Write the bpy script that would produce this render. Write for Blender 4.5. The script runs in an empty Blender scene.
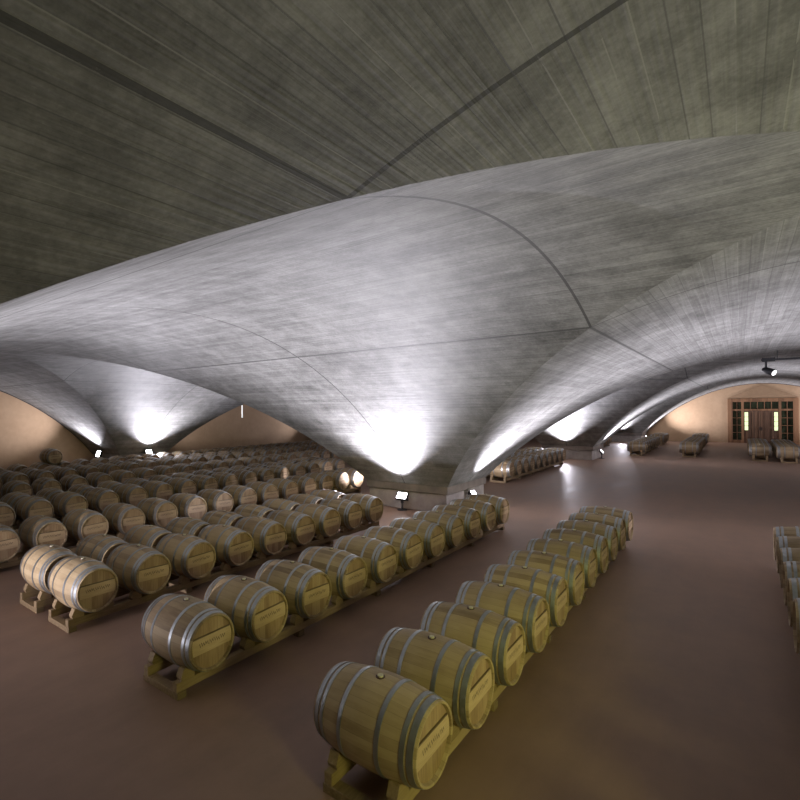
import bpy, bmesh, math, random
from math import sin, cos, pi, sqrt, radians, floor
from mathutils import Vector, Matrix
random.seed(7)
SC = bpy.context.scene
COL = SC.collection

# ------------------------------------------------------------------ layout
F_PX, CXP, YH = 500.85, 330.0, 409.8
YAW, HC, ROLL = 0.6852, 3.023, 0.0096
S, U0, W0, SP = 18.35, 13.207, 6.508, 2.69      # bay pitch, near corner of a plinth, plinth width
A = (S - SP) / 2                                # half clear span
ZC, Z0, BB = 4.83, 0.71, -0.62
PITCH = 0.869
UA, UB = -5.5, 52.9                             # back / far wall
WA, WB = -30.55, 27.9                           # right / left wall

def prof(d):
    R = (A*A + (ZC-Z0)**2) / (2*(ZC-Z0)); k = (d/A)**2
    return ZC - R + sqrt(max(R*R - d*d, 0)) + BB*(1-k)*k

# ------------------------------------------------------------------ materials
def new_mat(name):
    m = bpy.data.materials.new(name); m.use_nodes = True
    nt = m.node_tree; b = nt.nodes['Principled BSDF']
    return m, nt, b
def N(nt, t, **kw):
    n = nt.nodes.new(t)
    for k, v in kw.items():
        if hasattr(n, k): setattr(n, k, v)
        else: n.inputs[k].default_value = v
    return n
def M(nt, op, a, b=None, c=None, clamp=False):
    n = nt.nodes.new('ShaderNodeMath'); n.operation = op; n.use_clamp = clamp
    for i, x in enumerate((a, b, c)):
        if x is None: continue
        if isinstance(x, (int, float)): n.inputs[i].default_value = x
        else: nt.links.new(x, n.inputs[i])
    return n.outputs[0]
def mixc(nt, fac, a, b, mode='MIX'):
    n = nt.nodes.new('ShaderNodeMix'); n.data_type = 'RGBA'; n.blend_type = mode
    for sock, x in ((n.inputs[0], fac), (n.inputs[6], a), (n.inputs[7], b)):
        if isinstance(x, (int, float)): sock.default_value = x
        elif isinstance(x, tuple): sock.default_value = (*x, 1)
        else: nt.links.new(x, sock)
    return n.outputs[2]
def ramp(nt, fac, stops):
    n = nt.nodes.new('ShaderNodeValToRGB'); nt.links.new(fac, n.inputs[0])
    e = n.color_ramp.elements
    while len(e) < len(stops): e.new(0.5)
    for i, (p, c) in enumerate(stops):
        e[i].position = p; e[i].color = (*c, 1) if isinstance(c, tuple) else (c, c, c, 1)
    return n.outputs[0]
def noise(nt, vec, scale, detail=3, rough=0.55, dim='3D'):
    n = nt.nodes.new('ShaderNodeTexNoise'); n.noise_dimensions = dim
    n.inputs['Scale'].default_value = scale; n.inputs['Detail'].default_value = detail
    n.inputs['Roughness'].default_value = rough
    if vec is not None: nt.links.new(vec, n.inputs['Vector'])
    return n.outputs['Fac']
def mapping(nt, vec, scale, loc=(0, 0, 0)):
    n = nt.nodes.new('ShaderNodeMapping'); nt.links.new(vec, n.inputs[0])
    n.inputs['Scale'].default_value = scale; n.inputs['Location'].default_value = loc
    return n.outputs[0]
def bump(nt, b, h, strength, dist):
    n = nt.nodes.new('ShaderNodeBump'); n.inputs['Strength'].default_value = strength
    n.inputs['Distance'].default_value = dist; nt.links.new(h, n.inputs['Height'])
    nt.links.new(n.outputs[0], b.inputs['Normal'])
def geo_pos(nt):
    return nt.nodes.new('ShaderNodeTexCoord').outputs['Object']

def mat_concrete_vault():
    m, nt, b = new_mat('board marked concrete')
    uv = nt.nodes.new('ShaderNodeTexCoord').outputs['UV']
    sx = nt.nodes.new('ShaderNodeSeparateXYZ'); nt.links.new(uv, sx.inputs[0])
    along, arc = sx.outputs[0], sx.outputs[1]
    BW = 0.115
    t = M(nt, 'DIVIDE', arc, BW)
    idx = M(nt, 'FLOOR', t)
    fr = M(nt, 'FRACT', t)
    wn = nt.nodes.new('ShaderNodeTexWhiteNoise'); wn.noise_dimensions = '1D'; nt.links.new(idx, wn.inputs['W'])
    off = M(nt, 'MULTIPLY', wn.outputs['Value'], 3.7)
    seg = M(nt, 'FLOOR', M(nt, 'DIVIDE', M(nt, 'ADD', along, off), 6.3))
    w2 = nt.nodes.new('ShaderNodeTexWhiteNoise'); w2.noise_dimensions = '2D'
    cb = nt.nodes.new('ShaderNodeCombineXYZ'); nt.links.new(idx, cb.inputs[0]); nt.links.new(seg, cb.inputs[1])
    nt.links.new(cb.outputs[0], w2.inputs['Vector'])
    tone = w2.outputs['Value']
    pos = geo_pos(nt)
    big = noise(nt, pos, 0.55, 4, 0.6)
    mid = noise(nt, pos, 3.0, 5, 0.65)
    streak = noise(nt, mapping(nt, uv, (0.5, 30, 1)), 1.0, 3, 0.6)
    v = M(nt, 'ADD', M(nt, 'MULTIPLY', tone, 0.08), M(nt, 'MULTIPLY', streak, 0.30))
    v = M(nt, 'ADD', v, M(nt, 'MULTIPLY', mid, 0.46))
    v = M(nt, 'ADD', v, M(nt, 'MULTIPLY', big, 0.40))
    fine = noise(nt, pos, 26.0, 3, 0.7)
    v = M(nt, 'ADD', v, M(nt, 'MULTIPLY', M(nt, 'SUBTRACT', fine, 0.5), 0.30))
    spk = noise(nt, mapping(nt, uv, (9, 30, 1)), 1.3, 4, 0.75)
    col = ramp(nt, v, [(0.42, (0.085, 0.084, 0.078)), (0.615, (0.195, 0.195, 0.185)), (0.83, (0.35, 0.35, 0.335))])
    # thin fins of pale laitance between some boards
    edge = M(nt, 'LESS_THAN', fr, 0.06)
    w3 = nt.nodes.new('ShaderNodeTexWhiteNoise'); w3.noise_dimensions = '1D'
    nt.links.new(M(nt, 'ADD', idx, 91.3), w3.inputs['W'])
    some = M(nt, 'GREATER_THAN', w3.outputs['Value'], 0.70)
    brk = M(nt, 'GREATER_THAN', noise(nt, mapping(nt, uv, (0.9, 9, 1)), 1.0, 2), 0.47)
    fin = M(nt, 'MULTIPLY', M(nt, 'MULTIPLY', edge, some), brk)
    col = mixc(nt, M(nt, 'MULTIPLY', fin, 0.40), col, (0.42, 0.42, 0.39))
    seam = M(nt, 'MULTIPLY', edge, M(nt, 'SUBTRACT', 1.0, some))
    col = mixc(nt, M(nt, 'MULTIPLY', seam, 0.52), col, (0.09, 0.09, 0.085))
    # construction joints on a square grid in plan
    sp = nt.nodes.new('ShaderNodeSeparateXYZ'); nt.links.new(pos, sp.inputs[0])
    jt = None
    K = W0 - 1.745
    for ax, c0 in ((sp.outputs[0], U0), (sp.outputs[1], W0)):
        for o in (SP/2, -K, SP + K):
            r = M(nt, 'ABSOLUTE', M(nt, 'WRAP', M(nt, 'SUBTRACT', ax, c0+o), S/2, -S/2))
            j = M(nt, 'LESS_THAN', r, 0.0185)
            jt = j if jt is None else M(nt, 'MAXIMUM', jt, j)
    col = mixc(nt, M(nt, 'MULTIPLY', jt, 0.82), col, (0.05, 0.05, 0.047))
    sm = M(nt, 'MULTIPLY', M(nt, 'SUBTRACT', spk, 0.64), 9.0, clamp=True)
    col = mixc(nt, M(nt, 'MULTIPLY', sm, 0.35), col, (0.42, 0.42, 0.39))
    nt.links.new(col, b.inputs['Base Color'])
    b.inputs['Roughness'].default_value = 0.72
    b.inputs['Specular IOR Level'].default_value = 0.35
    h = M(nt, 'ADD', M(nt, 'MULTIPLY', tone, 0.45), M(nt, 'MULTIPLY', streak, 0.45))
    h = M(nt, 'ADD', h, M(nt, 'MULTIPLY', fin, 0.5))
    h = M(nt, 'SUBTRACT', h, M(nt, 'MULTIPLY', seam, 0.6))
    h = M(nt, 'SUBTRACT', h, M(nt, 'MULTIPLY', jt, 1.3))
    bump(nt, b, h, 1.0, 0.014)
    return m

def mat_simple(name, col, rough=0.6, metal=0.0, nscale=6, var=0.25, bmp=0.0, spec=0.5, emit=None, es=0):
    m, nt, b = new_mat(name)
    pos = geo_pos(nt)
    n = noise(nt, pos, nscale, 4, 0.6)
    lo = tuple(c*(1-var) for c in col); hi = tuple(min(1, c*(1+var)) for c in col)
    nt.links.new(ramp(nt, n, [(0.3, lo), (0.7, hi)]), b.inputs['Base Color'])
    b.inputs['Roughness'].default_value = rough; b.inputs['Metallic'].default_value = metal
    b.inputs['Specular IOR Level'].default_value = spec
    if emit: b.inputs['Emission Color'].default_value = (*emit, 1); b.inputs['Emission Strength'].default_value = es
    if bmp: bump(nt, b, n, bmp, 0.01)
    return m

def mat_floor():
    m, nt, b = new_mat('polished brown concrete')
    pos = geo_pos(nt)
    a = noise(nt, pos, 0.35, 5, 0.6); c = noise(nt, pos, 2.2, 6, 0.65)
    sw = noise(nt, mapping(nt, pos, (0.5, 2.4, 1)), 0.9, 4, 0.6)
    v = M(nt, 'ADD', M(nt, 'MULTIPLY', a, 0.45), M(nt, 'ADD', M(nt, 'MULTIPLY', c, 0.25), M(nt, 'MULTIPLY', sw, 0.3)))
    col = ramp(nt, v, [(0.34, (0.185, 0.112, 0.076)), (0.52, (0.262, 0.162, 0.113)), (0.70, (0.325, 0.205, 0.144))])
    nt.links.new(col, b.inputs['Base Color'])
    r = M(nt, 'ADD', M(nt, 'MULTIPLY', v, 0.50), 0.34)
    nt.links.new(r, b.inputs['Roughness'])
    b.inputs['Specular IOR Level'].default_value = 0.45
    bump(nt, b, v, 0.12, 0.01)
    return m

def mat_plaster(name, c1, c2):
    m, nt, b = new_mat(name)
    pos = geo_pos(nt)
    a = noise(nt, pos, 0.6, 5, 0.6); c = noise(nt, pos, 5, 5, 0.6)
    v = M(nt, 'ADD', M(nt, 'MULTIPLY', a, 0.6), M(nt, 'MULTIPLY', c, 0.4))
    nt.links.new(ramp(nt, v, [(0.35, c1), (0.65, c2)]), b.inputs['Base Color'])
    b.inputs['Roughness'].default_value = 0.85
    bump(nt, b, c, 0.15, 0.01)
    return m

def mat_staves():
    m, nt, b = new_mat('oak staves')
    uv = nt.nodes.new('ShaderNodeTexCoord').outputs['UV']
    sx = nt.nodes.new('ShaderNodeSeparateXYZ'); nt.links.new(uv, sx.inputs[0])
    t = M(nt, 'MULTIPLY', sx.outputs[0], 27); idx = M(nt, 'FLOOR', t); fr = M(nt, 'FRACT', t)
    oi = nt.nodes.new('ShaderNodeObjectInfo')
    wn = nt.nodes.new('ShaderNodeTexWhiteNoise'); wn.noise_dimensions = '1D'
    nt.links.new(M(nt, 'ADD', idx, M(nt, 'MULTIPLY', oi.outputs['Random'], 57.0)), wn.inputs['W'])
    cb = nt.nodes.new('ShaderNodeCombineXYZ'); nt.links.new(t, cb.inputs[0]); nt.links.new(M(nt, 'MULTIPLY', sx.outputs[1], 2.2), cb.inputs[1])
    nt.links.new(M(nt, 'MULTIPLY', oi.outputs['Random'], 20.0), cb.inputs[2])
    g = noise(nt, mapping(nt, cb.outputs[0], (1.6, 1, 1)), 1.6, 5, 0.65)
    blot = noise(nt, mapping(nt, cb.outputs[0], (0.28, 1.6, 1)), 1.0, 3, 0.5)
    v = M(nt, 'ADD', M(nt, 'MULTIPLY', wn.outputs['Value'], 0.30), M(nt, 'ADD', M(nt, 'MULTIPLY', g, 0.35), M(nt, 'MULTIPLY', blot, 0.35)))
    col = ramp(nt, v, [(0.28, (0.180, 0.116, 0.060)), (0.5, (0.320, 0.228, 0.126)), (0.75, (0.43, 0.320, 0.188))])
    e = M(nt, 'LESS_THAN', M(nt, 'ABSOLUTE', M(nt, 'SUBTRACT', fr, 0.5)), 0.482)
    col = mixc(nt, M(nt, 'MULTIPLY', M(nt, 'SUBTRACT', 1.0, e), 0.45), col, (0.12, 0.08, 0.045))
    # per barrel tone
    tone = M(nt, 'ADD', M(nt, 'MULTIPLY', oi.outputs['Random'], 0.28), 0.80)
    col = mixc(nt, 1.0, col, mixc(nt, tone, (0, 0, 0), (1, 1, 1)), 'MULTIPLY')
    nt.links.new(col, b.inputs['Base Color'])
    b.inputs['Roughness'].default_value = 0.62
    bump(nt, b, M(nt, 'ADD', M(nt, 'MULTIPLY', e, 0.6), M(nt, 'MULTIPLY', g, 0.3)), 0.35, 0.004)
    return m

def mat_plank(name, c1, c2, c3, axis=0, width=0.085, gscale=(9, 1, 1)):
    m, nt, b = new_mat(name)
    pos = geo_pos(nt)
    sx = nt.nodes.new('ShaderNodeSeparateXYZ'); nt.links.new(pos, sx.inputs[0])
    t = M(nt, 'DIVIDE', sx.outputs[axis], width); idx = M(nt, 'FLOOR', t); fr = M(nt, 'FRACT', t)
    oi = nt.nodes.new('ShaderNodeObjectInfo')
    wn = nt.nodes.new('ShaderNodeTexWhiteNoise'); wn.noise_dimensions = '1D'
    nt.links.new(M(nt, 'ADD', idx, M(nt, 'MULTIPLY', oi.outputs['Random'], 31.0)), wn.inputs['W'])
    g = noise(nt, mapping(nt, pos, gscale), 3.5, 5, 0.6)
    v = M(nt, 'ADD', M(nt, 'MULTIPLY', wn.outputs['Value'], 0.35), M(nt, 'MULTIPLY', g, 0.65))
    col = ramp(nt, v, [(0.28, c1), (0.5, c2), (0.75, c3)])
    e = M(nt, 'LESS_THAN', fr, 0.03)
    col = mixc(nt, M(nt, 'MULTIPLY', e, 0.5), col, tuple(x*0.4 for x in c1))
    nt.links.new(col, b.inputs['Base Color']); b.inputs['Roughness'].default_value = 0.66
    bump(nt, b, g, 0.2, 0.003)
    return m

def mat_nameplate():
    m, nt, b = new_mat('branded head board')
    uv = nt.nodes.new('ShaderNodeTexCoord').outputs['UV']
    sx = nt.nodes.new('ShaderNodeSeparateXYZ'); nt.links.new(uv, sx.inputs[0])
    g = noise(nt, mapping(nt, uv, (2, 14, 1)), 1.5, 4, 0.6)
    col = ramp(nt, g, [(0.3, (0.37, 0.25, 0.145)), (0.7, (0.49, 0.355, 0.22))])
    # burnt cursive script in the middle of the board
    inx = M(nt, 'LESS_THAN', M(nt, 'ABSOLUTE', M(nt, 'SUBTRACT', sx.outputs[0], 0.5)), 0.33)
    iny = M(nt, 'LESS_THAN', M(nt, 'ABSOLUTE', M(nt, 'SUBTRACT', sx.outputs[1], 0.52)), 0.15)
    wv = M(nt, 'SINE', M(nt, 'MULTIPLY', sx.outputs[0], 118.0))
    wob = M(nt, 'MULTIPLY', noise(nt, mapping(nt, uv, (16, 0.2, 1)), 1.0, 1), 0.34)
    yy = M(nt, 'SUBTRACT', sx.outputs[1], M(nt, 'ADD', 0.36, wob))
    stroke = M(nt, 'LESS_THAN', M(nt, 'ABSOLUTE', M(nt, 'SUBTRACT', yy, M(nt, 'MULTIPLY', wv, 0.085))), 0.055)
    ink = M(nt, 'MULTIPLY', M(nt, 'MULTIPLY', inx, iny), stroke)
    col = mixc(nt, M(nt, 'MULTIPLY', ink, 0.75), col, (0.06, 0.035, 0.02))
    slot_shade = M(nt, 'GREATER_THAN', sx.outputs[1], 0.93)
    col = mixc(nt, M(nt, 'MULTIPLY', slot_shade, 0.8), col, (0.05, 0.03, 0.015))  # shade of the gap above the board, painted as a dark strip
    nt.links.new(col, b.inputs['Base Color']); b.inputs['Roughness'].default_value = 0.6
    return m

def mat_metal(name, col, rough):
    m, nt, b = new_mat(name)
    pos = geo_pos(nt)
    n = noise(nt, pos, 14, 4, 0.6)
    nt.links.new(ramp(nt, n, [(0.3, tuple(c*0.75 for c in col)), (0.7, col)]), b.inputs['Base Color'])
    nt.links.new(M(nt, 'ADD', M(nt, 'MULTIPLY', n, 0.25), rough-0.1), b.inputs['Roughness'])
    b.inputs['Metallic'].default_value = 0.9
    return m

def mat_emit(name, col, st):
    m, nt, b = new_mat(name)
    b.inputs['Base Color'].default_value = (*col, 1)
    b.inputs['Emission Color'].default_value = (*col, 1); b.inputs['Emission Strength'].default_value = st
    return m

MV = mat_concrete_vault()
MP = mat_simple('plinth concrete', (0.37, 0.335, 0.31), 0.75, 0, 3.0, 0.22, 0.3)
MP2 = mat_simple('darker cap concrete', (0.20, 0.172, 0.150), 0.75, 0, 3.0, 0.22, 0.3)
MF = mat_floor()
MW = mat_plaster('ochre plaster', (0.37, 0.248, 0.145), (0.45, 0.31, 0.19))
MW2 = mat_plaster('shadow-toned ochre plaster', (0.25, 0.16, 0.088), (0.31, 0.205, 0.118))
MS = mat_staves()
MH = mat_plank('oak head planks', (0.20, 0.12, 0.065), (0.30, 0.195, 0.11), (0.37, 0.26, 0.155), 0, 0.083, (9, 9, 1))
MN = mat_nameplate()
MHOOP = mat_metal('galvanised hoop steel', (0.40, 0.415, 0.425), 0.40)
MB = mat_simple('pale bung', (0.55, 0.50, 0.36), 0.6, 0, 20, 0.1)
MBS = mat_simple('wine stained wood', (0.06, 0.022, 0.018), 0.6, 0, 20, 0.2)
MR = mat_plank('pine rack timber', (0.15, 0.10, 0.05), (0.25, 0.17, 0.09), (0.34, 0.24, 0.135), 1, 5.0, (1, 9, 9))
MDW = mat_plank('varnished door timber', (0.13, 0.062, 0.028), (0.21, 0.105, 0.046), (0.27, 0.14, 0.066), 1, 0.12, (9, 9, 1))
MDL = mat_plank('dark door leaf timber', (0.06, 0.030, 0.014), (0.11, 0.055, 0.028), (0.15, 0.08, 0.04), 1, 0.09, (9, 9, 1))
MBLK = mat_simple('black painted metal', (0.03, 0.03, 0.034), 0.45, 0.3, 20, 0.2)
MLENS = mat_emit('lit floodlight lens', (0.95, 0.95, 1.0), 14)
MTUBE = mat_emit('lit tube', (1.0, 1.0, 0.97), 0.9)
MDAY = mat_emit('daylit pane', (0.72, 0.85, 0.50), 1.3)
MPANE = mat_simple('dark pane', (0.025, 0.032, 0.018), 0.12, 0, 3, 0.5, 0, 0.6)

# ------------------------------------------------------------------ mesh helpers
def link(name, me, parent=None, loc=None):
    o = bpy.data.objects.new(name, me); COL.objects.link(o)
    if parent is not None: o.parent = parent
    if loc is not None: o.location = loc
    return o
def mesh_of(name, bm, mats, smooth=None):
    me = bpy.data.meshes.new(name); bm.normal_update(); bm.to_mesh(me); bm.free()
    for m in (mats if isinstance(mats, (list, tuple)) else [mats]): me.materials.append(m)
    if smooth == 'all':
        for p in me.polygons: p.use_smooth = True
    elif smooth:
        for p in me.polygons: p.use_smooth = True
        me.set_sharp_from_angle(angle=radians(smooth))
    return me
def box(bm, x0, x1, y0, y1, z0, z1, mi=0, bev=0.0):
    vs = [bm.verts.new((x, y, z)) for x in (x0, x1) for y in (y0, y1) for z in (z0, z1)]
    fs = [(0, 1, 3, 2), (4, 6, 7, 5), (0, 4, 5, 1), (2, 3, 7, 6), (0, 2, 6, 4), (1, 5, 7, 3)]
    out = [bm.faces.new([vs[i] for i in f]) for f in fs]
    for f in out: f.material_index = mi
    if bev:
        es = list({e for f in out for e in f.edges})
        r = bmesh.ops.bevel(bm, geom=es, offset=bev, segments=1, affect='EDGES', profile=0.5)
        for f in r['faces']: f.material_index = mi
    return out
def prism(bm, pts, y0, y1, mi=0):
    "polygon in XZ extruded along Y"
    a = [bm.verts.new((x, y0, z)) for x, z in pts]; c = [bm.verts.new((x, y1, z)) for x, z in pts]
    n = len(pts); fs = [bm.faces.new(a), bm.faces.new(c[::-1])]
    for i in range(n): fs.append(bm.faces.new((a[i], c[i], c[(i+1) % n], a[(i+1) % n])))
    for f in fs: f.material_index = mi
    bmesh.ops.recalc_face_normals(bm, faces=fs)
    return fs
def lathe(bm, prof_, seg=40, mi=0, uvl=None, cx=0, cz=0, closed=False):
    "profile list of (y, r) spun round the Y axis; UV = (angle, y)"
    rings = []
    for y, r in prof_:
        if r < 1e-6: rings.append([bm.verts.new((cx, y, cz))]*seg)
        else: rings.append([bm.verts.new((cx + r*sin(2*pi*i/seg), y, cz + r*cos(2*pi*i/seg))) for i in range(seg)])
    n = len(prof_); out = []
    for k in range(n if closed else n-1):
        a, c = rings[k], rings[(k+1) % n]
        for i in range(seg):
            j = (i+1) % seg
            q = [a[i], c[i], c[j], a[j]]
            us = [(i/seg, prof_[k][0]), (i/seg, prof_[(k+1) % n][0]), ((i+1)/seg, prof_[(k+1) % n][0]), ((i+1)/seg, prof_[k][0])]
            vv, uu = [], []
            for v_, u_ in zip(q, us):
                if v_ not in vv: vv.append(v_); uu.append(u_)
            if len(vv) < 3: continue
            f = bm.faces.new(vv); f.material_index = mi; out.append(f)
            if uvl:
                for lp, u_ in zip(f.loops, uu): lp[uvl].uv = u_
    bmesh.ops.recalc_face_normals(bm, faces=out)
    return out
def zcyl(bm, x, y, z0, z1, r0, r1=None, seg=16, mi=0):
    r1 = r0 if r1 is None else r1
    a = [bm.verts.new((x+r0*cos(2*pi*i/seg), y+r0*sin(2*pi*i/seg), z0)) for i in range(seg)]
    c = [bm.verts.new((x+r1*cos(2*pi*i/seg), y+r1*sin(2*pi*i/seg), z1)) for i in range(seg)]
    fs = [bm.faces.new(a[::-1]), bm.faces.new(c)]
    for i in range(seg): fs.append(bm.faces.new((a[i], a[(i+1) % seg], c[(i+1) % seg], c[i])))
    for f in fs: f.material_index = mi
def tag(o, label=None, cat=None, group=None, kind=None):
    if label: o['label'] = label
    if cat: o['category'] = cat
    if group: o['group'] = group
    if kind: o['kind'] = kind
    return o
def empty(name, loc, rz=0):
    o = bpy.data.objects.new(name, None); COL.objects.link(o)
    o.location = loc; o.rotation_euler = (0, 0, rz); o.empty_display_size = 0.2
    return o
def structure(name, bm, m, smooth=None):
    return tag(link(name, mesh_of(name, bm, m, smooth)), kind='structure')

# ------------------------------------------------------------------ shell of the hall
bm = bmesh.new(); box(bm, UA-0.3, UB+0.3, WA-0.3, WB+0.3, -0.25, 0); structure('floor', bm, MF)

bm = bmesh.new(); uvl = bm.loops.layers.uv.new('UVMap')
NS = 56
ds = [A*sin(-pi/2 + pi*i/NS) if False else -A + 2*A*i/NS for i in range(NS+1)]
arcs = [0.0]
for i in range(NS): arcs.append(arcs[-1] + sqrt((ds[i+1]-ds[i])**2 + (prof(ds[i+1])-prof(ds[i]))**2))
uc0 = U0 - A; wc0 = W0 - A
bays_u = [uc0 + S*k for k in (0, 1, 2)]; bays_w = [wc0 + S*k for k in (-1, 0, 1)]
wid = 0
for uc in bays_u:
    for wc in bays_w:
        for axis in ('u', 'w'):
            for sg in (-1, 1):
                # web whose barrel axis runs along `axis`, on the sg side of the bay centre
                if axis == 'u': cc, lim = uc, (UA if (sg < 0 and uc == bays_u[0]) else UB if (sg > 0 and uc == bays_u[-1]) else uc + sg*S/2)
                else: cc, lim = wc, (WA if (sg < 0 and wc == bays_w[0]) else WB if (sg > 0 and wc == bays_w[-1]) else wc + sg*S/2)
                inner, outer = [], []
                for i, d in enumerate(ds):
                    z = prof(d); g = cc + sg*abs(d)
                    if axis == 'u': pi_, po = (g, wc+d, z), (lim, wc+d, z)
                    else: pi_, po = (uc+d, g, z), (uc+d, lim, z)
                    inner.append((bm.verts.new(pi_) if abs(abs(d)) >= 0 else None, g)); outer.append((bm.verts.new(po), lim))
                for i in range(NS):
                    q = [(inner[i], arcs[i]), (outer[i], arcs[i]), (outer[i+1], arcs[i+1]), (inner[i+1], arcs[i+1])]
                    f = bm.faces.new([x[0][0] for x in q])
                    for lp, x in zip(f.loops, q): lp[uvl].uv = (x[0][1] + wid*0.37, x[1])
                    if f.calc_center_median and True:
                        f.normal_update()
                        if f.normal.z > 0: f.normal_flip()
                wid += 1
structure('ceiling', bm, MV, 'all')

def wall(name, x0, x1, y0, y1):
    bm = bmesh.new(); box(bm, x0, x1, y0, y1, 0, 5.3); return structure(name, bm, MW)
wall('wall_left', UA, UB, WB, WB+0.3)
wall('wall_right', UA, UB, WA-0.3, WA)
wall('wall_back', UA-0.3, UA, WA-0.3, WB+0.3)
# far wall with the door opening
DW0, DW1, DZ = -3.55, 0.75, 3.62
bm = bmesh.new()
box(bm, UB, UB+0.4, WA-0.3, DW0, 0, 5.3); box(bm, UB, UB+0.4, DW1, WB+0.3, 0, 5.3); box(bm, UB, UB+0.4, DW0, DW1, DZ, 5.3)
structure('wall_far', bm, MW)

k = 0
for uu in (U0-S, U0, U0+S, U0+2*S):
    for ww in (W0-2*S, W0-S, W0, W0+S):
        k += 1
        bm = bmesh.new()
        box(bm, uu, uu+SP, ww, ww+SP, 0, 0.535, bev=0.012)
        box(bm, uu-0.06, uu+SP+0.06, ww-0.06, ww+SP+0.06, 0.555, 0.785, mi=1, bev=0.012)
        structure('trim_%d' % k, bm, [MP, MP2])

# dark shadow-gap moulding where the vault meets the plaster on the two walls in view
def arch_trim(name, centre, fixed, axis):
    bm = bmesh.new(); prev = None
    for i, d in enumerate(ds):
        z = prof(d)
        if axis == 'w': p = [(fixed-0.05, centre+d, z-0.035), (fixed, centre+d, z-0.035), (fixed, centre+d, z+0.02), (fixed-0.05, centre+d, z+0.02)]
        else: p = [(centre+d, fixed-0.05, z-0.035), (centre+d, fixed, z-0.035), (centre+d, fixed, z+0.02), (centre+d, fixed-0.05, z+0.02)]
        vs = [bm.verts.new(q) for q in p]
        if prev:
            for j in range(4): bm.faces.new((prev[j], prev[(j+1) % 4], vs[(j+1) % 4], vs[j]))
        else: bm.faces.new(vs)
        prev = vs
    bm.faces.new(prev[::-1]); bmesh.ops.recalc_face_normals(bm, faces=bm.faces[:])
    structure(name, bm, MBLK)
arch_trim('trim_17', wc0, UB, 'w')
arch_trim('trim_18', uc0, WB, 'u')
arch_trim('trim_19', uc0+S, WB, 'u')

# gable panel over the door, a shadow shape painted in darker ochre
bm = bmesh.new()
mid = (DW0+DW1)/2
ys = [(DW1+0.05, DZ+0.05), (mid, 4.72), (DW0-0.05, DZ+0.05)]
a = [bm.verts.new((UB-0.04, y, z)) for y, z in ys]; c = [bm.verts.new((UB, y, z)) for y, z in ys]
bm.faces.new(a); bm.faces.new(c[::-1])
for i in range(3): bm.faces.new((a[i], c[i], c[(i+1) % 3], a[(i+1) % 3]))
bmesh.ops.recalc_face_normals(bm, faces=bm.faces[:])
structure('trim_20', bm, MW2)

# door
door = empty('door_1', (UB, (DW0+DW1)/2, 0)); tag(door, kind='structure')
HWD = (DW1-DW0)/2
def dpart(name, boxes, m, parent=door, bev=0.0):
    bm = bmesh.new()
    for bx_ in boxes: box(bm, *bx_, bev=bev)
    return link(name, mesh_of(name, bm, m), parent)
def yx(x): return HWD - (x-728)/69.0*2*HWD       # photograph column -> position along the wall, for the proportions of the joinery
dpart('door_frame', [(-0.06, 0.14, yx(733), HWD, 0, DZ), (-0.06, 0.14, -HWD, yx(792), 0, DZ), (-0.06, 0.14, yx(792), yx(733), DZ-0.28, DZ),
      (-0.03, 0.12, yx(744.5), yx(742), 0, DZ-0.28), (-0.03, 0.12, yx(781), yx(778.5), 0, DZ-0.28),
      (-0.02, 0.11, yx(742), yx(733), 2.62, 2.76), (-0.02, 0.11, yx(778.5), yx(744.5), 2.62, 2.76), (-0.02, 0.11, yx(792), yx(781), 2.62, 2.76),
      (-0.02, 0.11, yx(742), yx(733), 0, 0.25), (-0.02, 0.11, yx(792), yx(781), 0, 0.25)], MDW)
for (xa, xb) in ((744.5, 749.5), (749.5, 761.2), (761.2, 773.5), (773.5, 778.5)):
    nar = xb-xa < 8
    if nar:
        lf = dpart('side_panel', [(0.0, 0.07, yx(xb), yx(xb)+0.05, 0, 2.62), (0.0, 0.07, yx(xa)-0.05, yx(xa), 0, 2.62), (0.0, 0.07, yx(xb)+0.05, yx(xa)-0.05, 0, 1.05), (0.0, 0.07, yx(xb)+0.05, yx(xa)-0.05, 2.5, 2.62)], MDL)
        p = dpart('window_pane', [(0.03, 0.05, yx(xb)+0.05, yx(xa)-0.05, 1.05, 2.5)], MDAY, lf); p['label'] = 'narrow pane lit by daylight'
        dpart('glazing_bar', [(0.0, 0.03, yx(xb)+0.05, yx(xa)-0.05, z-0.015, z+0.015) for z in (1.4, 1.76, 2.12)], MDL, lf)
    else:
        y0, y1 = yx(xb)+0.01, yx(xa)-0.01
        lf = dpart('door_leaf', [(0.0, 0.07, y0, y0+0.11, 0, 2.6), (0.0, 0.07, y1-0.11, y1, 0, 2.6), (0.0, 0.07, y0+0.11, y1-0.11, 0, 0.3), (0.0, 0.07, y0+0.11, y1-0.11, 1.2, 1.36), (0.0, 0.07, y0+0.11, y1-0.11, 2.45, 2.6), (0.025, 0.05, y0+0.11, y1-0.11, 0.3, 2.45)], MDL)
        hy = y0+0.05 if xa < 755 else y1-0.05
        dpart('door_handle', [(-0.05, 0.0, hy-0.015, hy+0.015, 1.05, 1.3)], MBLK, lf)
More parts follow.
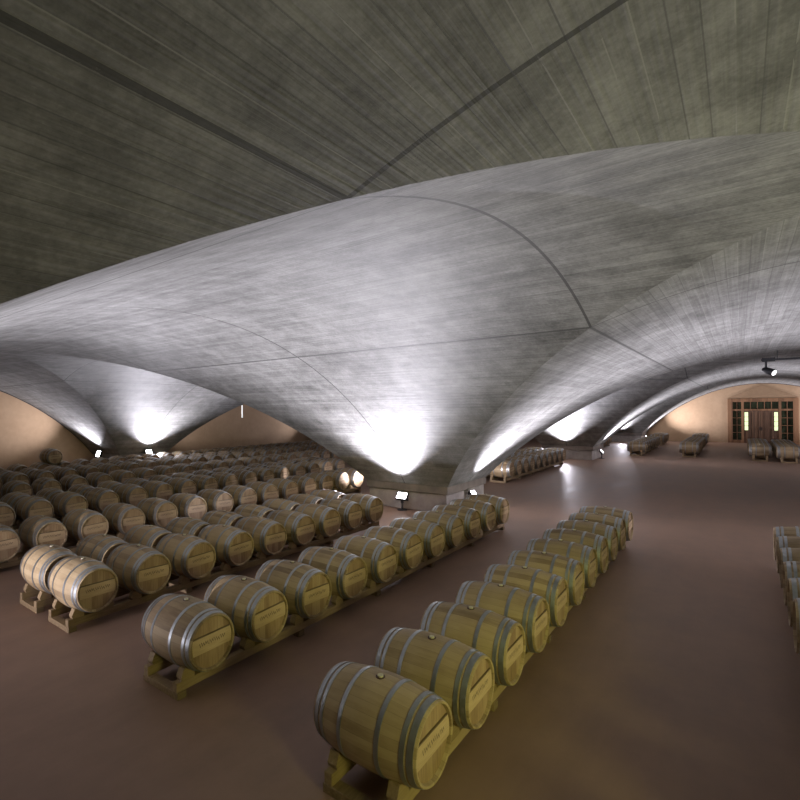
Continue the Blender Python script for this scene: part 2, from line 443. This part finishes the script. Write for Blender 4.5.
for (xa, xb, z0, z1) in ((733, 742, 0.25, 2.62), (733, 742, 2.76, DZ-0.28), (744.5, 778.5, 2.76, DZ-0.28), (781, 792, 0.25, 2.62), (781, 792, 2.76, DZ-0.28)):
    p = dpart('window_pane', [(0.05, 0.07, yx(xb), yx(xa), z0, z1)], MPANE)
    bars = []
    nb = 2 if xb-xa > 20 else 1
    for j in range(1, nb*2+1 if nb == 2 else 2):
        y = yx(xa) + (yx(xb)-yx(xa))*j/(nb*2+1 if nb == 2 else 2)
        bars.append((0.02, 0.05, y-0.02, y+0.02, z0, z1))
    if z1-z0 > 1.5:
        for z in (0.85, 1.45, 2.05): bars.append((0.02, 0.05, yx(xb), yx(xa), z-0.02, z+0.02))
    dpart('glazing_bar', bars, MDW, p)

# ------------------------------------------------------------------ barrel
L = 0.953; RH, RB = 0.293, 0.352
def rr(y, ex=0.0):
    t = 2*y/L - 1
    return RH + (RB-RH)*(1 - abs(t)**2.1) + ex
def body_prof(n=18):
    p = [(0.035, RH-0.045), (0.035, RH-0.030), (0.004, RH-0.020), (0.0, RH-0.014), (0.0, RH-0.003)]
    p += [(L*i/n if i else 0.006, rr(L*i/n if i else 0.006)) for i in range(0, n+1) if i < n]
    p += [(L-0.006, rr(L-0.006)), (L, RH-0.003), (L, RH-0.014), (L-0.004, RH-0.020), (L-0.035, RH-0.030), (L-0.035, RH-0.045)]
    return p
HOOPS = [(0.022, 0.068), (0.088, 0.124), (0.285, 0.322)]
HOOPS += [(L-b, L-a) for a, b in HOOPS[::-1]]
def hoop(bm, a, b, seg, mi=0):
    n = 3; out = [(a + (b-a)*i/n, rr(a + (b-a)*i/n, 0.0045)) for i in range(n+1)]
    inn = [(y, r-0.006) for y, r in (out[-1], out[0])]
    lathe(bm, out + inn, seg, mi, closed=True)
def plate_geom(bm, uvl=None, mi=0):
    "board let into the head: bounded by the head circle left and right"
    R = RH-0.034; zb, zt = -0.075, 0.105; n = 6
    pts = []
    for i in range(n+1):
        z = zb + (zt-zb)*i/n; pts.append((sqrt(R*R - z*z), z))
    pts += [(-x, z) for x, z in pts[::-1]]
    f1 = [bm.verts.new((x, 0.016, z)) for x, z in pts]; f2 = [bm.verts.new((x, 0.036, z)) for x, z in pts]
    fs = [bm.faces.new(f1)]
    m = len(pts)
    for i in range(m): fs.append(bm.faces.new((f1[i], f2[i], f2[(i+1) % m], f1[(i+1) % m])))
    for f in fs:
        f.material_index = mi
        if uvl:
            for lp in f.loops: lp[uvl].uv = ((lp.vert.co.x+R)/(2*R), (lp.vert.co.z-zb)/(zt-zb))
    bmesh.ops.recalc_face_normals(bm, faces=fs)
def detailed_meshes(seg=44):
    ms = {}
    bm = bmesh.new(); uvl = bm.loops.layers.uv.new('UVMap'); lathe(bm, body_prof(), seg, 0, uvl); ms['body'] = mesh_of('barrel_body', bm, MS, 35)
    bm = bmesh.new(); lathe(bm, [(0.0, 0.0), (0.0, RH-0.028), (0.018, RH-0.028), (0.018, 0.0)], seg); ms['head'] = mesh_of('head', bm, MH, 30)
    bm = bmesh.new(); uvl = bm.loops.layers.uv.new('UVMap'); plate_geom(bm, uvl); ms['plate'] = mesh_of('nameplate', bm, MN)
    for i, (a, b) in enumerate(HOOPS):
        bm = bmesh.new(); hoop(bm, a, b, seg); ms['hoop%d' % i] = mesh_of('hoop', bm, MHOOP, 40)
    bm = bmesh.new(); zcyl(bm, 0, L/2, RB-0.012, RB+0.014, 0.021, 0.025, 14); ms['bung'] = mesh_of('bung', bm, MB, 40)
    bm = bmesh.new(); zcyl(bm, 0, L/2, RB-0.020, RB+0.0022, 0.040, 0.038, 16); ms['stain'] = mesh_of('bung_stain', bm, MBS, 40)
    return ms
DM = detailed_meshes()
ZB = 0.53
def make_detailed(loc):
    r = empty('wine_barrel', loc)
    link('barrel_body', DM['body'], r)
    h1 = link('barrel_head', DM['head'], r, (0, 0.030, 0))
    h2 = link('barrel_head', DM['head'], r, (0, L-0.048, 0))
    p = link('head_board', DM['plate'], h1, (0, -0.030, 0)); p['label'] = 'paler board with dark branded script'
    for i in range(6): link('hoop', DM['hoop%d' % i], r)
    link('bung', DM['bung'], r)
    link('bung_hole', DM['stain'], r)
    return r
def make_simple():
    bm = bmesh.new(); uvl = bm.loops.layers.uv.new('UVMap'); seg = 24
    lathe(bm, body_prof(8), seg, 0, uvl)
    lathe(bm, [(0.030, 0.0), (0.030, RH-0.028)], seg, 1); lathe(bm, [(L-0.030, 0.0), (L-0.030, RH-0.028)], seg, 1)
    for a, b in HOOPS: hoop(bm, a, b, seg, 2)
    plate_geom(bm, uvl, 3)
    zcyl(bm, 0, L/2, RB-0.012, RB+0.016, 0.024, 0.028, 8, 4)
    bm.normal_update()
    return mesh_of('wine_barrel', bm, [MS, MH, MHOOP, MN, MB], 35)
SM = make_simple()
PROTO = [None]
def copy_tree(o, parent=None):
    c = o.copy(); COL.objects.link(c)
    if parent is not None: c.parent = parent
    for ch in o.children: copy_tree(ch, c)
    return c
def barrel(u, w, z, detailed, label, group):
    if detailed:
        if PROTO[0] is None: PROTO[0] = make_detailed((u, w, z)); o = PROTO[0]
        else: o = copy_tree(PROTO[0]); o.location = (u, w, z)
    else:
        o = link('wine_barrel', SM, None, (u, w, z))
    o.rotation_euler = (0, random.uniform(-0.05, 0.05), 0)
    tag(o, label, 'barrel', group)
    return o

# ------------------------------------------------------------------ rack: two rails on floor cross beams, chocks cradling each barrel
RY = (0.20, 0.755)
RAIL0, RAIL1 = 0.075, 0.175
def chock_pts(s):
    # leaning block under the flank of the barrel
    p = [(0.130, RAIL1), (0.285, RAIL1), (0.300, 0.212), (0.262, 0.300), (0.238, 0.300), (0.130, 0.219)]
    return [(s*x, z) for x, z in p]
CH = {}
for s in (-1, 1):
    for j, y in enumerate(RY):
        bm = bmesh.new(); prism(bm, chock_pts(s), y-0.045, y+0.045); CH[(s, j)] = mesh_of('chock', bm, MR)
RAILM = {}
def rack(u0, w, n, detailed, label, group):
    ln = (n-1)*PITCH + 0.70
    t = empty('barrel_rack', (u0-0.35, w, 0)); tag(t, label, 'rack', group)
    if (n, detailed) not in RAILM:
        d = {}
        for j, y in enumerate(RY):
            bm = bmesh.new(); box(bm, 0, ln, y-0.04, y+0.04, RAIL0, RAIL1, bev=0.005); d['rail%d' % j] = mesh_of('rail', bm, MR)
        nb = max(2, round(ln/1.74)+1); d['nb'] = nb
        bm = bmesh.new(); box(bm, 0, 0.11, RY[0]-0.055, RY[1]+0.055, 0, RAIL0, bev=0.004); d['beam'] = mesh_of('cross_beam', bm, MR)
        if not detailed:
            bm = bmesh.new()
            for i in range(n):
                for s in (-1, 1):
                    for y in RY: prism(bm, [(x+0.35+i*PITCH, z) for x, z in chock_pts(s)], y-0.045, y+0.045)
            d['chocks'] = mesh_of('chocks', bm, MR)
        RAILM[(n, detailed)] = d
    d = RAILM[(n, detailed)]
    for j in (0, 1): link('rail', d['rail%d' % j], t)
    for i in range(d['nb']): link('cross_beam', d['beam'], t, ((ln-0.11)*i/(d['nb']-1), 0, 0))
    if detailed:
        for i in range(n):
            for s in (-1, 1):
                for j in (0, 1): link('chock', CH[(s, j)], t, (0.35+i*PITCH, 0, 0))
    else:
        c = link('chocks', d['chocks'], t); c['kind'] = 'stuff'
    return t

ORD = ['first', 'second', 'third', 'fourth', 'fifth', 'sixth', 'seventh', 'eighth', 'ninth', 'tenth', 'eleventh', 'twelfth', 'thirteenth', 'fourteenth', 'fifteenth', 'sixteenth', 'seventeenth', 'eighteenth', 'nineteenth', 'twentieth', 'twenty-first', 'twenty-second', 'twenty-third', 'twenty-fourth', 'twenty-fifth', 'twenty-sixth', 'twenty-seventh', 'twenty-eighth', 'twenty-ninth', 'thirtieth']
# (front w, first u, first index built, last index, detailed, where, skip)
UST = 3.366
ROWS = [
    (1.767, UST, 0, 10, True, 'the foreground row beside the open floor', 'foreground row'),
    (4.407, UST, 0, 10, True, 'the single row behind the foreground row', 'second row'),
    (6.966, UST, 0, 8, True, 'the front row of the nearest double rack', 'front row of the nearest double rack'),
    (8.050, UST, 0, 8, True, 'the back row of the nearest double rack', 'back row of the nearest double rack'),
    (10.67, UST, 0, 13, True, 'the single row ending beside the big plinth', 'row ending beside the big plinth'),
    (13.50, UST, 0, 16, False, 'the front row of the middle pair', 'front row of the middle pair'),
    (14.58, UST, 1, 16, False, 'the back row of the middle pair', 'back row of the middle pair'),
    (17.20, UST, 1, 21, False, 'the single row behind the middle pair', 'single row behind the middle pair'),
    (19.85, UST, 2, 23, False, 'the front row of the far pair of rows', 'far pair front row'),
    (20.93, UST, 3, 23, False, 'the back row of the far pair of rows', 'far pair back row'),
    (22.95, UST+0.25, 3, 27, False, 'the last row along the left wall', 'last row along the left wall'),
    (-1.42, UST, 0, 10, False, 'the row cut off at the right edge', 'row at the right edge'),
    (7.150, 20.4, 0, 9, False, 'the row just past the lit plinth', 'row past the lit plinth'),
    (8.230, 20.4, 0, 9, False, 'the row behind the one past the lit plinth', 'second row past the lit plinth'),
    (7.700, 37.6, 0, 7, False, 'the dark row between the two far plinths', 'row between the far plinths'),
    (4.500, 36.3, 0, 8, False, 'the far row in front of the last plinth', 'far row before the last plinth'),
    (4.500, 46.6, 0, 3, False, 'the short far wall row by the last plinth', 'short row near the last plinth'),
    (1.870, 36.9, 0, 8, False, 'the far row left of the timber door', 'far row left of the door'),
    (1.870, 47.2, 0, 3, False, 'the short far wall row left of the door', 'short row left of the door'),
    (-1.340, 36.2, 0, 8, False, 'the left row standing before the timber door', 'left row before the door'),
    (-2.480, 35.7, 0, 8, False, 'the right row standing before the timber door', 'right row before the door'),
]
for (w, u0, i0, i1, det, where, grp) in ROWS:
    n = i1-i0+1
    rack(u0 + i0*PITCH, w, n, det, 'low pine rail rack carrying ' + where, 'racks under the barrel rows')
    for i in range(i0, i1+1):
        jit = random.uniform(-0.004, 0.004)
        lab = '%s oak barrel from the %s end of %s' % (ORD[i-i0], 'left' if w > 9 else 'near', where)
        if len(lab.split()) > 16: lab = '%s barrel from near end of %s' % (ORD[i-i0], where)
        if grp == 'foreground row' and i == 0: lab = 'nearest and largest oak barrel, at the front end of the foreground row'
        if grp == 'row at the right edge': lab = 'oak barrel, %s from the far end of the row cut off at right' % ORD[i1-i]
        barrel(u0 + i*PITCH + jit, w, ZB, det, lab, 'barrels in the ' + grp)

# single barrel lying on top of two others in the last row
ub = UST + 0.25 + 7*PITCH
barrel(ub - PITCH/2, 22.95, ZB + sqrt((2*RB+0.006)**2 - (PITCH/2)**2), False, 'lone oak barrel lying on top of the last row by the left wall', None)

# ------------------------------------------------------------------ floodlights
FLM = {}
bm = bmesh.new(); zcyl(bm, 0, 0, 0, 0.022, 0.15, 0.14, 20); FLM['base'] = mesh_of('base_plate', bm, MBLK, 40)
bm = bmesh.new(); zcyl(bm, 0, 0, 0.022, 0.30, 0.030, 0.024, 14); zcyl(bm, 0, 0, 0.22, 0.30, 0.045, 0.045, 14); FLM['stem'] = mesh_of('stem', bm, MBLK, 40)
bm = bmesh.new(); box(bm, -0.02, 0.02, -0.20, -0.185, 0.30, 0.47); box(bm, -0.02, 0.02, 0.185, 0.20, 0.30, 0.47); box(bm, -0.02, 0.02, -0.20, 0.20, 0.29, 0.305); FLM['yoke'] = mesh_of('yoke', bm, MBLK)
# head built with its lens facing +Z, hollow tray with fins
bm = bmesh.new()
box(bm, -0.11, 0.11, -0.18, 0.18, -0.05, -0.02, bev=0.01)
for (a_, b_, c_, d_) in ((-0.12, -0.105, -0.18, 0.18), (0.105, 0.12, -0.18, 0.18), (-0.12, 0.12, -0.18, -0.165), (-0.12, 0.12, 0.165, 0.18)): box(bm, a_, b_, c_, d_, -0.04, 0.035)
for i in range(7): box(bm, -0.09, 0.09, -0.15+i*0.05-0.004, -0.15+i*0.05+0.004, -0.085, -0.05)
FLM['head'] = mesh_of('lamp_head', bm, MBLK)
bm = bmesh.new(); box(bm, -0.105, 0.105, -0.165, 0.165, -0.018, 0.012); FLM['lens'] = mesh_of('lens', bm, MLENS)
LCOL = (0.92, 0.885, 1.0)
def spot(loc, aim, energy, size=120, blend=0.5, col=LCOL, rad=0.06, name='flood_beam'):
    ld = bpy.data.lights.new(name, 'SPOT'); ld.energy = energy; ld.spot_size = radians(size); ld.spot_blend = blend
    ld.color = col; ld.shadow_soft_size = rad; ld.specular_factor = 0.3 if name == 'flood_beam' else 1.0
    o = bpy.data.objects.new(name, ld); COL.objects.link(o); o.location = loc
    o.rotation_euler = Vector(aim).to_track_quat('-Z', 'Y').to_euler()
    return o
def flood(u, w, dirn, label=None, energy=420, lift=0.74, size=100, blend=1.0, out=0.22, hz=0.42, yaw=0.0):
    "u,w = point on the plinth face; dirn = outward direction of the face"
    px, py = u + dirn[0]*out, w + dirn[1]*out
    ang = math.atan2(dirn[1], dirn[0])
    aim = Vector((dirn[0]*cos(yaw)-dirn[1]*sin(yaw), dirn[1]*cos(yaw)+dirn[0]*sin(yaw), lift)).normalized(); ang += yaw
    if label:
        t = empty('floodlight', (px, py, 0), ang)
        tag(t, label, 'floodlight', 'floodlights at the plinths')
        for kx in ('base', 'stem', 'yoke'): link({'base': 'base_plate', 'stem': 'stem', 'yoke': 'yoke'}[kx], FLM[kx], t)
        h = link('lamp_head', FLM['head'], t, (0, 0, 0.43))
        t.scale = (1, 1, hz/0.43); h.rotation_euler = (0, math.atan2(1, lift), 0)
        link('lens', FLM['lens'], h)
    spot(Vector((px, py, hz)) + aim*0.06, aim, energy, size, blend)
h = SP/2
E0 = 5400
flood(U0, W0+h, (-1, 0), 'floodlight on the left face of the big central plinth', E0*0.95, size=104)
flood(U0+h, W0, (0, -1), 'floodlight on the right face of the big central plinth', E0)
flood(U0+S, W0+h, (-1, 0), None, E0)
flood(U0+S+h, W0, (0, -1), 'floodlight at the right of the second plinth beyond the open floor', E0)
flood(U0+2*S, W0+h, (-1, 0), None, E0*0.8)
flood(U0+2*S+h, W0, (0, -1), 'floodlight at the farthest plinth by the ochre wall', E0*0.8, yaw=-0.08)
flood(U0+h, W0+S, (0, -1), 'floodlight in front of the left plinth behind all the barrels', E0*0.72, size=122, out=0.48, hz=0.80)
flood(U0, W0+S+h, (-1, 0), 'floodlight on the left side of the plinth near the left wall', E0*0.42, size=112, yaw=0.16, out=0.48, hz=0.80)
flood(U0+SP, W0+S+h, (1, 0), None, E0*0.12)
flood(U0+S, W0+S+h, (-1, 0), None, E0*0.15)
flood(U0+S+h, W0+S, (0, -1), None, E0*0.5)
flood(U0+SP, W0+h, (1, 0), None, E0*0.3)
flood(U0+h, W0+SP, (0, 1), None, E0*0.3)
flood(U0+S+SP, W0+h, (1, 0), None, E0*0.6)
flood(U0-S+SP, W0+h, (1, 0), None, E0*0.9)
flood(U0+h, W0-S+SP, (0, 1), None, E0*1.2)
flood(U0+S+h, W0-S+SP, (0, 1), None, E0*0.8)
flood(U0+2*S+h, W0-S+SP, (0, 1), None, E0*0.8)

# hanging track light in the next bay
T = empty('track_light', (21.9, -0.57, 4.50)); tag(T, 'black spotlight on a suspended track under the right hand vault', 'track light')
bm = bmesh.new(); box(bm, -0.03, 0.03, -5.0, 0.0, 0, 0.06); box(bm, -0.05, 0.05, -0.35, -0.02, -0.03, 0.10); box(bm, -0.05, 0.05, -1.7, -1.1, -0.02, 0.10); link('track', mesh_of('track', bm, MBLK), T)
bm = bmesh.new()
for y in (-0.4, -1.3, -3.2): zcyl(bm, 0, y, 0.05, (prof(-0.57+y-wc0))-4.5+0.01, 0.012, 0.012, 8)
link('suspension_rod', mesh_of('suspension_rod', bm, MBLK), T)['kind'] = 'stuff'
bm = bmesh.new(); zcyl(bm, 0, -0.12, -0.22, -0.02, 0.03, 0.03, 12); link('arm', mesh_of('arm', bm, MBLK, 40), T)
bm = bmesh.new(); lathe(bm, [(-0.22, 0.0), (-0.22, 0.10), (-0.18, 0.115), (0.10, 0.09), (0.14, 0.05), (0.14, 0.0)], 20); hd = link('lamp_head', mesh_of('lamp_head', bm, MBLK, 40), T, (0, -0.15, -0.32))
hd.rotation_euler = (radians(25), 0, radians(-35))
bm = bmesh.new(); lathe(bm, [(-0.228, 0.0), (-0.228, 0.09), (-0.221, 0.09), (-0.221, 0.0)], 20); link('lens', mesh_of('lens', bm, mat_emit('track lens', (1, 1, 1), 2.0), 40), hd)

# pendant tube by the left wall
T = empty('pendant_tube_light', (22.95, 26.6, 2.5)); tag(T, 'white vertical tube light hanging before the left wall', 'lamp')
bm = bmesh.new(); zcyl(bm, 0, 0, 0.04, 0.9, 0.038, 0.038, 16); link('tube', mesh_of('tube', bm, MTUBE, 40), T)
bm = bmesh.new(); zcyl(bm, 0, 0, 0.9, 1.0, 0.055, 0.03, 16); zcyl(bm, 0, 0, 0.0, 0.04, 0.055, 0.055, 16); link('end_cap', mesh_of('end_cap', bm, MBLK, 40), T)
bm = bmesh.new(); zcyl(bm, 0, 0, 1.0, 2.31, 0.006, 0.006, 6); link('cord', mesh_of('cord', bm, MBLK), T)

# ------------------------------------------------------------------ unseen lights in the bay the camera stands in (out of frame)
GREEN = (0.88, 0.92, 0.27)
def area(loc, aim, e, sx, col, name='bay_light'):
    ld = bpy.data.lights.new(name, 'AREA'); ld.energy = e; ld.size = sx; ld.color = col
    o = bpy.data.objects.new(name, ld); COL.objects.link(o); o.location = loc
    o.rotation_euler = Vector(aim).to_track_quat('-Z', 'Y').to_euler()
    return o
spot((1.4, -5.0, 2.7), (0.50, 0.80, -0.18), 1350, 64, 1.0, GREEN, 0.9, 'bay_light')
area((5.5, -6.0, 1.7), (-0.2, 0.35, 1), 390, 1.0, (0.93, 0.93, 0.62))  # fill uplight added to brighten the near ceiling, without a fixture
area((-3.5, 9.5, 3.4), (0.9, 0.1, -0.5), 20, 0.8, (0.95, 0.90, 0.95))

w = bpy.data.worlds.new('World'); SC.world = w; w.use_nodes = True
w.node_tree.nodes['Background'].inputs[0].default_value = (0.5, 0.5, 0.5, 1); w.node_tree.nodes['Background'].inputs[1].default_value = 0.02

# ------------------------------------------------------------------ camera
cd = bpy.data.cameras.new('camera'); cam = bpy.data.objects.new('camera', cd); COL.objects.link(cam)
cd.sensor_width = 36; cd.lens = 36*F_PX/800
cd.shift_x = (400-CXP)/800; cd.shift_y = (YH-400)/800
cam.matrix_world = Matrix.Translation((0, 0, HC)) @ Matrix.Rotation(YAW - pi/2, 4, 'Z') @ Matrix.Rotation(pi/2, 4, 'X') @ Matrix.Rotation(-ROLL, 4, 'Z')
cd.clip_start = 0.05; cd.clip_end = 300
SC.camera = cam

vs = SC.view_settings
SC.display_settings.display_device = 'sRGB'
vs.view_transform = 'Standard'; vs.look = 'None'; vs.gamma = 1; vs.use_curve_mapping = False; vs.exposure = 0.0
SC.cycles.max_bounces = 8; SC.cycles.diffuse_bounces = 5; SC.cycles.glossy_bounces = 3
SC.cycles.sample_clamp_indirect = 6
SC.cycles.use_denoising = True
